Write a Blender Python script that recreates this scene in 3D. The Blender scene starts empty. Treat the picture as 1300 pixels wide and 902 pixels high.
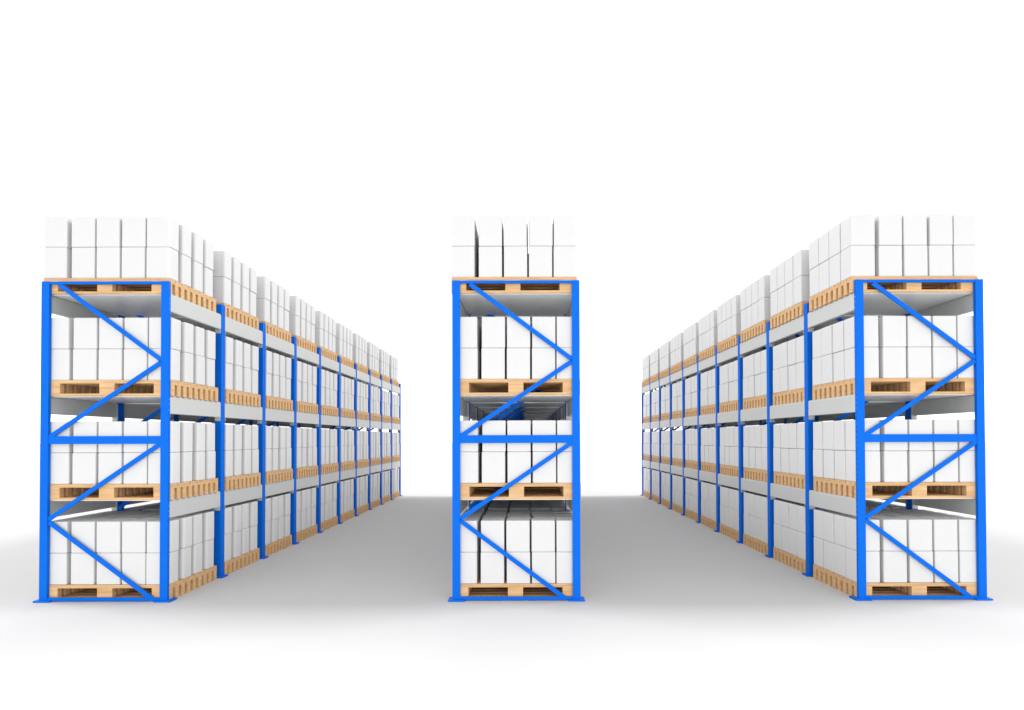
import bpy, bmesh, math, random
from mathutils import Matrix, Vector

random.seed(7)
sc = bpy.context.scene
col = sc.collection

# ------------------------------------------------------------------ dimensions (metres)
RACK_X = (-4.551, -0.6905, 3.104)        # outer left edge of each rack
RACK_NAME = ('left', 'middle', 'right')
W, H, PITCH, BAYS = 1.198, 3.006, 0.8962, 10
POST_W, POST_D, INNER_D = 0.072, 0.027, 0.070
SHELF_Z = (0.0, 0.945, 1.927, 2.894)      # pallets stand on these heights
BEAM_H = 0.168
PAL_W, PAL_D, PAL_H = 1.19, 0.742, 0.151
PAL_Y = 0.030                             # pallet front behind the frame front
PAL_SHIFT = (0.002, 0.013, 0.010, -0.0167)
BOX_W, BOX_H = 0.2205, 0.2965
ROW = PAL_D / 4

# ------------------------------------------------------------------ materials
def new_mat(name):
    m = bpy.data.materials.new(name); m.use_nodes = True
    nt = m.node_tree; b = nt.nodes['Principled BSDF']
    return m, nt, b

def N(nt, kind, **kw):
    n = nt.nodes.new(kind)
    for k, v in kw.items():
        if k in n.inputs: n.inputs[k].default_value = v
        else: setattr(n, k, v)
    return n

def ramp(nt, stops):
    r = nt.nodes.new('ShaderNodeValToRGB'); e = r.color_ramp.elements
    while len(e) < len(stops): e.new(0.5)
    for el, (p, c) in zip(e, stops): el.position = p; el.color = (*c, 1)
    return r

def wood_material(name, grain_scale):
    m, nt, b = new_mat(name); L = nt.links
    tc = N(nt, 'ShaderNodeTexCoord'); oi = N(nt, 'ShaderNodeObjectInfo')
    mp = N(nt, 'ShaderNodeMapping'); mp.inputs['Scale'].default_value = grain_scale
    L.new(tc.outputs['Object'], mp.inputs['Vector'])
    off = N(nt, 'ShaderNodeVectorMath', operation='ADD')
    mul = N(nt, 'ShaderNodeMath', operation='MULTIPLY'); mul.inputs[1].default_value = 37.0
    L.new(oi.outputs['Random'], mul.inputs[0]); L.new(mul.outputs[0], off.inputs[1])
    L.new(mp.outputs[0], off.inputs[0])
    n1 = N(nt, 'ShaderNodeTexNoise', Scale=1.0, Detail=5.0, Roughness=0.6, Distortion=0.6)
    L.new(off.outputs[0], n1.inputs['Vector'])
    r = ramp(nt, [(0.30, (0.46, 0.275, 0.125)), (0.52, (0.57, 0.36, 0.185)), (0.70, (0.63, 0.43, 0.24))])
    L.new(n1.outputs['Fac'], r.inputs['Fac'])
    L.new(r.outputs['Color'], b.inputs['Base Color'])
    b.inputs['Roughness'].default_value = 0.75
    b.inputs['Specular IOR Level'].default_value = 0.15
    bm_ = N(nt, 'ShaderNodeBump', Strength=0.12, Distance=0.004)
    L.new(n1.outputs['Fac'], bm_.inputs['Height']); L.new(bm_.outputs[0], b.inputs['Normal'])
    return m

def simple(name, c, rough, metal=0.0, spec=0.3, var=0.03, scale=6.0, vscale=(1, 1, 1)):
    m, nt, b = new_mat(name); L = nt.links
    tc = N(nt, 'ShaderNodeTexCoord')
    mp = N(nt, 'ShaderNodeMapping'); mp.inputs['Scale'].default_value = vscale
    n = N(nt, 'ShaderNodeTexNoise', Scale=scale, Detail=4.0)
    L.new(tc.outputs['Object'], mp.inputs['Vector']); L.new(mp.outputs[0], n.inputs['Vector'])
    lo = tuple(max(0, v * (1 - var)) for v in c); hi = tuple(min(1, v * (1 + var)) for v in c)
    r = ramp(nt, [(0.3, lo), (0.7, hi)])
    L.new(n.outputs['Fac'], r.inputs['Fac']); L.new(r.outputs['Color'], b.inputs['Base Color'])
    b.inputs['Roughness'].default_value = rough; b.inputs['Metallic'].default_value = metal
    b.inputs['Specular IOR Level'].default_value = spec
    return m

M_WOOD = wood_material('pine_wood', (3.0, 40.0, 40.0))
M_BLUE = simple('blue_powder_coat', (0.0015, 0.116, 0.57), 0.5, spec=0.06, var=0.03, scale=14)
M_BEAM = simple('light_grey_paint', (0.45, 0.46, 0.45), 0.55, spec=0.3, var=0.015, scale=3)
M_DECK = simple('galvanised_sheet', (0.86, 0.87, 0.87), 0.32, metal=0.0, spec=0.4, var=0.03, scale=8, vscale=(1, 6, 1))
M_BRKT = simple('zinc_bracket', (0.40, 0.40, 0.37), 0.5, metal=0.2, var=0.03)
M_BOX = simple('white_carton', (0.57, 0.57, 0.57), 0.7, spec=0.1, var=0.008, scale=5)
M_FLOOR = simple('white_floor', (0.475, 0.475, 0.475), 0.8, spec=0.0, var=0.01, scale=0.8)

# ------------------------------------------------------------------ mesh helpers
def add_box(bm, x0, x1, y0, y1, z0, z1, bev=0.0, seg=1):
    vs = [bm.verts.new((x, y, z)) for x in (x0, x1) for y in (y0, y1) for z in (z0, z1)]
    F = [(0, 1, 3, 2), (4, 6, 7, 5), (0, 4, 5, 1), (2, 3, 7, 6), (0, 2, 6, 4), (1, 5, 7, 3)]
    fs = [bm.faces.new([vs[i] for i in f]) for f in F]
    if bev > 0:
        es = list({e for f in fs for e in f.edges})
        bmesh.ops.bevel(bm, geom=es, offset=bev, segments=seg, profile=0.5, affect='EDGES')

def add_bar(bm, p, q, width, y0, y1):
    """flat bar from p to q (x, z) in the frame plane, given width, between depths y0 and y1"""
    d = Vector((q[0] - p[0], q[1] - p[1])).normalized(); n = Vector((-d.y, d.x)) * (width / 2)
    c = [(p[0] + n.x, p[1] + n.y), (q[0] + n.x, q[1] + n.y), (q[0] - n.x, q[1] - n.y), (p[0] - n.x, p[1] - n.y)]
    a = [bm.verts.new((x, y0, z)) for x, z in c]; b = [bm.verts.new((x, y1, z)) for x, z in c]
    bm.faces.new(a[::-1]); bm.faces.new(b)
    for i in range(4):
        j = (i + 1) % 4; bm.faces.new((a[i], a[j], b[j], b[i]))

def mesh_of(name, bm, mat):
    bmesh.ops.recalc_face_normals(bm, faces=bm.faces)
    me = bpy.data.meshes.new(name); bm.to_mesh(me); bm.free()
    me.materials.append(mat)
    return me

def link(name, me, parent=None, loc=(0, 0, 0)):
    o = bpy.data.objects.new(name, me); col.objects.link(o)
    o.location = loc
    if parent: o.parent = parent
    return o

def tag(o, label, cat, group=None, kind=None):
    if label: o['label'] = label
    if cat: o['category'] = cat
    if group: o['group'] = group
    if kind: o['kind'] = kind

# ------------------------------------------------------------------ floor and world
bm = bmesh.new()
S = 200
bm.faces.new([bm.verts.new(v) for v in ((-S, -S, 0), (S, -S, 0), (S, S, 0), (-S, S, 0))])
floor = link('floor', mesh_of('floor', bm, M_FLOOR)); floor['kind'] = 'structure'

# ------------------------------------------------------------------ rack parts (shared meshes)
UX = W / 162.0                             # one pixel of the photographed frame in metres
def u(px): return px * UX
def v(px): return px * H / 407.5

def posts_mesh(depth):
    """two posts of an upright frame, lipped channels with slotted sides"""
    bm = bmesh.new()
    t = 0.004
    ya, yb = depth * 0.5 - 0.0045, depth * 0.5 + 0.0045                               # slot row in the outer web
    for s in (0, 1):
        x0 = 0 if s == 0 else W - POST_W
        x1 = x0 + POST_W
        add_box(bm, x0, x1, 0.0, t, 0.0, H)                           # face
        outer = (x0, x0 + t) if s == 0 else (x1 - t, x1)
        inner = (x1 - t, x1) if s == 0 else (x0, x0 + t)
        add_box(bm, *inner, t, depth, 0.0, H)
        add_box(bm, *outer, t, ya, 0.0, H)
        add_box(bm, *outer, yb, depth, 0.0, H)
        z = 0.0
        while z < H - 0.001:
            add_box(bm, outer[0], outer[1], ya, yb, z, min(H, z + 0.040))
            z += 0.05
    return mesh_of('upright_frame', bm, M_BLUE)
ME_POSTS = [posts_mesh(POST_D), posts_mesh(INNER_D)]

def bar_mesh(p, q, width):
    bm = bmesh.new(); add_bar(bm, p, q, width, 0.0045, 0.0145); return mesh_of('diagonal_brace', bm, M_BLUE)
# braces lie inside the channel, just proud of the posts' faces
DIAG = [bar_mesh((u(22.5), v(403)), (u(155), v(304.5)), 0.040),
        bar_mesh((u(155), v(306)), (u(8), v(207)), 0.040),
        bar_mesh((u(155), v(202.5)), (u(8), v(102.5)), 0.040),
        bar_mesh((u(8), v(103)), (u(142), v(3.5)), 0.040)]
def cross(z0, z1):
    bm = bmesh.new(); add_box(bm, 0.012, W - 0.012, 0.0043, 0.0165, z0, z1, 0.0015); return mesh_of('cross_bar', bm, M_BLUE)
CROSS = [cross(H - 0.027, H - 0.001), cross(v(200), v(210)), cross(0.006, v(5.2))]
bm = bmesh.new(); add_box(bm, -0.0385, 0.115, -0.022, 0.085, 0.0005, 0.016, 0.002)
ME_FOOT = mesh_of('foot_plate', bm, M_BLUE)

BY0, BY1 = 0.004, PITCH                    # a beam runs from one frame to the next
def beam_mesh(side):
    """box beam with a rolled top step; side -1 left, +1 right"""
    bm = bmesh.new()
    th = 0.045
    y0, y1 = 0.0115, PITCH - 0.062
    if side < 0: xs = (0.002, 0.002 + th); lip = (0.002, 0.006)
    else: xs = (W - 0.002 - th, W - 0.002); lip = (W - 0.006, W - 0.002)
    add_box(bm, xs[0], xs[1], y0, y1, -BEAM_H, -0.010, 0.003)
    add_box(bm, lip[0] + (0.006 if side < 0 else -0.030), lip[1] + (0.030 if side < 0 else -0.006), y0, y1, -0.012, -0.0005)
    return mesh_of('shelf_beam', bm, M_BEAM)
ME_BEAM = {s: beam_mesh(s) for s in (-1, 1)}
def conn_mesh(side):
    bm = bmesh.new()
    x0, x1 = (0.005, 0.066) if side < 0 else (W - 0.066, W - 0.005)
    add_box(bm, x0, x1, -0.006, 0.0, -BEAM_H - 0.042, -0.016, 0.001)
    return mesh_of('beam_connector', bm, M_BRKT)
ME_CONN = {s: conn_mesh(s) for s in (-1, 1)}

bm = bmesh.new()                           # pressed steel deck: sheet, edge flanges
add_box(bm, 0.049, W - 0.049, 0.045, PITCH + 0.034, -0.0070, -0.002)
add_box(bm, 0.049, W - 0.049, PITCH + 0.030, PITCH + 0.034, -0.013, -0.0070)
ME_DECK = mesh_of('shelf_deck', bm, M_DECK)

def build_rack(i):
    r = bpy.data.objects.new('pallet_rack', None); col.objects.link(r)
    r.location = (RACK_X[i], 0, 0)
    tag(r, ('blue steel pallet rack on the left with grey shelves facing the first aisle',
            'blue steel pallet rack in the middle, seen straight on from its end',
            'blue steel pallet rack on the right with grey shelves facing the second aisle')[i],
        'pallet rack', 'blue pallet racks')
    for k in range(BAYS + 1):
        f = link('upright_frame', ME_POSTS[min(k, 1)], r, (0, k * PITCH - (0.060 if k else 0), 0))
        for me in DIAG: link('diagonal_brace', me, f)
        for me in CROSS: link('cross_bar', me, f)
        link('foot_plate', ME_FOOT, f)
        ft = link('foot_plate', ME_FOOT, f, (W, 0, 0)); ft.scale.x = -1
    for z in SHELF_Z[1:]:
        for k in range(BAYS):
            for s in (-1, 1):
                b = link('shelf_beam', ME_BEAM[s], r, (0, k * PITCH, z))
                link('beam_connector', ME_CONN[s], b, (0, POST_D + 0.010, 0))
                link('beam_connector', ME_CONN[s], b, (0, PITCH - 0.0615, 0))
            link('shelf_deck', ME_DECK, r, (0, k * PITCH, z))
    return r
racks = [build_rack(i) for i in range(3)]

# ------------------------------------------------------------------ pallets
BEARERS = 9
FT = 0.050
P = PAL_W / 162.0
def deck_bm(bm):
    n = 8; w = PAL_D / n
    for i in range(n):
        add_box(bm, 0, PAL_W, i * w + 0.0035 * (i > 0), (i + 1) * w - 0.0035 * (i < n - 1), PAL_H - 0.020, PAL_H - 0.0005, 0.0015)
    for x0, x1 in ((0.0008, 0.06), (PAL_W / 2 - 0.05, PAL_W / 2 + 0.05), (PAL_W - 0.06, PAL_W - 0.0008)):
        add_box(bm, x0, x1, 0.0505, PAL_D - 0.0505, PAL_H - 0.043, PAL_H - 0.0202)
def bearer_bm(bm, y0, y1):
    """one transverse bearer: a board frame with two fork openings"""
    zt = PAL_H - 0.0205
    a, b, c, d = 19 * P, 69.7 * P, 89 * P, 139.7 * P
    zb, zw = 0.024, PAL_H - 0.031
    for x0, x1 in ((0, a), (b, c), (d, PAL_W)): add_box(bm, x0, x1, y0, y1, zb, zw)
    add_box(bm, 0, PAL_W, y0, y1, 0.0006, zb)
    add_box(bm, 0, PAL_W, y0, y1, zw, zt)
    bmesh.ops.remove_doubles(bm, verts=bm.verts, dist=1e-5)
bm = bmesh.new(); deck_bm(bm); ME_PDECK = mesh_of('deck', bm, M_WOOD)
bm = bmesh.new(); bearer_bm(bm, 0, FT); ME_BEAR = mesh_of('bearer', bm, M_WOOD)
BP = (PAL_D - FT) / (BEARERS - 1)
bm = bmesh.new(); deck_bm(bm)
for k in range(BEARERS): bearer_bm(bm, k * BP, k * BP + FT)
ME_PALLET = mesh_of('pallet', bm, M_WOOD)

ORD = ('first', 'second', 'third', 'fourth', 'fifth', 'sixth', 'seventh', 'eighth', 'ninth', 'tenth')
LEVEL = ('floor', 'lowest shelf', 'middle shelf', 'top shelf')

def pallet(i, lv, k):
    lab = f'wooden pallet on the {LEVEL[lv]} of the {RACK_NAME[i]} rack, {ORD[k]} bay from the front'
    loc = (RACK_X[i] + W / 2 + PAL_SHIFT[lv] - PAL_W / 2, k * PITCH + PAL_Y, SHELF_Z[lv])
    if k < (3 if i != 1 else 1):
        o = bpy.data.objects.new('pallet', None); col.objects.link(o); o.location = loc
        link('deck', ME_PDECK, o)
        for j in range(BEARERS): link('bearer', ME_BEAR, o, (0, j * BP, 0))
    else:
        o = link('pallet', ME_PALLET, None, loc)
    tag(o, lab, 'pallet', 'wooden pallets carrying boxes')
    return loc
pal_loc = {(i, lv, k): pallet(i, lv, k) for i in range(3) for lv in range(4) for k in range(BAYS)}

# ------------------------------------------------------------------ boxes
def box_bm(bm, w, d, h):
    add_box(bm, -w / 2, w / 2, -d / 2, d / 2, 0, h, 0.0075, 2)
D_IN, D_OUT = 0.177, 0.140                  # the boxes of the right-hand column are shallower
bm = bmesh.new(); box_bm(bm, BOX_W, D_IN, BOX_H - 0.0015); ME_BOX = mesh_of('white_box', bm, M_BOX)
bm = bmesh.new()
add_box(bm, -BOX_W / 2, BOX_W / 2, -D_OUT / 2, D_OUT / 2, 0, BOX_H - 0.0015)
ve = [e for e in bm.edges if all(q.co.x > 0 for q in e.verts) and abs(e.verts[0].co.z - e.verts[1].co.z) > 0.1]
bmesh.ops.bevel(bm, geom=ve, offset=0.022, segments=3, profile=0.5, affect='EDGES')
bmesh.ops.recalc_face_normals(bm, faces=bm.faces)
he = [e for e in bm.edges if abs(e.verts[0].co.z - e.verts[1].co.z) < 1e-4] + \
     [e for e in bm.edges if all(q.co.x < -0.1 for q in e.verts) and abs(e.verts[0].co.z - e.verts[1].co.z) > 0.1]
bmesh.ops.bevel(bm, geom=he, offset=0.0065, segments=2, profile=0.5, affect='EDGES')
ME_BOX_S = mesh_of('white_box', bm, M_BOX)
COL_X = [0.1112, 0.3689, 0.6087, 0.8478, 1.0805]
rng = random.Random(3)
LAY = {}
for lv in range(4):
    for r in range(4):
        for c in range(5):
            for t in range(2):
                j = 0.003 if r == 0 else 0.007
                LAY[lv, r, c, t] = (rng.uniform(-j, j) + (0.012 if r in (1, 3) and c in (2, 3) else 0), rng.uniform(-0.003, 0.003), math.radians(rng.uniform(-0.7, 0.7)))
TIER = ('lower', 'upper')
WHERE = ('on the floor pallet', 'on the lowest shelf', 'on the middle shelf', 'on the top shelf')
NUM5 = ('first', 'second', 'third', 'fourth', 'fifth')
stuff = bmesh.new()
n_ind = 0
for i in range(3):
    for lv in range(4):
        for k in range(BAYS):
            px, py, pz = pal_loc[i, lv, k]
            for r in range(4):
                for c in range(5):
                    for t in range(2):
                        jx, jy, rz = LAY[lv, r, c, t]
                        small = (c == 4)
                        dep = D_OUT if small else D_IN
                        x = px + COL_X[c] + jx
                        y = py + r * ROW + 0.004 + dep / 2 + jy + (0.003 if r else 0)
                        z = pz + PAL_H + 0.0005 + t * BOX_H
                        front = (k == 0 and r == 0)
                        aisle = k < 3 and ((i == 0 and c == 4) or (i == 2 and c == 0))
                        me = ME_BOX_S if small else ME_BOX
                        if front or aisle:
                            o = link('white_box', me, None, (x, y, z)); o.rotation_euler.z = rz
                            rk = RACK_NAME[i]
                            if front:
                                lab = f'{TIER[t]} white box {WHERE[lv]}, {NUM5[c]} from left, front of {rk} rack'
                            else:
                                lab = f"{TIER[t]} white box {WHERE[lv]}, {rk} rack's aisle side, {ORD[k]} bay, {ORD[r]} row back"
                            tag(o, lab, 'box', 'white boxes stacked on the pallets')
                            n_ind += 1
                        else:
                            n0 = len(stuff.verts)
                            stuff.from_mesh(me)
                            stuff.verts.ensure_lookup_table()
                            Mx = Matrix.Translation((x, y, z)) @ Matrix.Rotation(rz, 4, 'Z')
                            for q in range(n0, len(stuff.verts)):
                                vv = stuff.verts[q]; vv.co = Mx @ vv.co
print('individual boxes', n_ind)
me = bpy.data.meshes.new('stacked_boxes'); stuff.to_mesh(me); stuff.free()
me.materials.append(M_BOX)
so = link('stacked_boxes', me)
tag(so, 'mass of white boxes stacked on the pallets farther inside the racks', 'boxes', kind='stuff')

# ------------------------------------------------------------------ light
w = bpy.data.worlds.new('World'); sc.world = w; w.use_nodes = True
nt = w.node_tree; bg = nt.nodes['Background']
tc = nt.nodes.new('ShaderNodeTexCoord')
dp = nt.nodes.new('ShaderNodeVectorMath'); dp.operation = 'DOT_PRODUCT'
dp.inputs[1].default_value = (0.08, 0.0, -0.45)
nt.links.new(tc.outputs['Generated'], dp.inputs[0])
ad = nt.nodes.new('ShaderNodeMath'); ad.operation = 'ADD'; ad.inputs[1].default_value = 1.75
nt.links.new(dp.outputs['Value'], ad.inputs[0])
nt.links.new(ad.outputs[0], bg.inputs['Strength'])
bg.inputs['Color'].default_value = (1, 1, 1, 1)

def area_lamp(loc, aim, w, h, energy):
    ld = bpy.data.lights.new('area_lamp', 'AREA'); ld.shape = 'RECTANGLE'; ld.size = w; ld.size_y = h; ld.energy = energy
    lo = bpy.data.objects.new('area_lamp', ld); col.objects.link(lo)
    lo.location = loc
    lo.rotation_euler = (Vector(aim) - lo.location).to_track_quat('-Z', 'Y').to_euler()
U = math.pi ** 2
area_lamp((6.5, -17.0, 0.55), (-1, 0, 1.4), 4, 0.9, 0.245 * U * 18 ** 2)     # front right, low
area_lamp((-6.5, -17.0, 0.55), (1, 0, 1.4), 4, 0.9, 0.20 * U * 18 ** 2)     # front left, low: added fill to brighten the right rack's bay gaps
area_lamp((310.0, 64.0, 344.0), (0, 4, 0), 110, 110, 0.63 * U * 463 ** 2)     # high on the right: added to whiten open floor and upper rack sides
area_lamp((-310.0, 64.0, 344.0), (0, 4, 0), 110, 110, 0.56 * U * 463 ** 2)    # high on the left: added counterpart, aisles stay in the racks' shadow

# ------------------------------------------------------------------ camera
cam = bpy.data.cameras.new('camera'); co = bpy.data.objects.new('camera', cam); col.objects.link(co)
f = 653.0
cam.sensor_fit = 'HORIZONTAL'; cam.sensor_width = 36.0; cam.lens = f / 1300 * 36
cam.shift_x = -17.67 / 1300; cam.shift_y = 99.25 / 1300
cam.clip_start = 0.05; cam.clip_end = 2000
Rm = Matrix.Rotation(math.pi / 2 + 0.011426, 4, 'X') @ Matrix.Rotation(-0.0024096, 4, 'Z')
co.matrix_world = Matrix.Translation((0, -4.8192, 1.5118)) @ Rm
sc.camera = co

sc.view_settings.view_transform = 'Standard'; sc.view_settings.look = 'None'
sc.view_settings.exposure = 0.0; sc.view_settings.gamma = 1.0
sc.cycles.max_bounces = 10; sc.cycles.diffuse_bounces = 8
sc.cycles.use_denoising = True
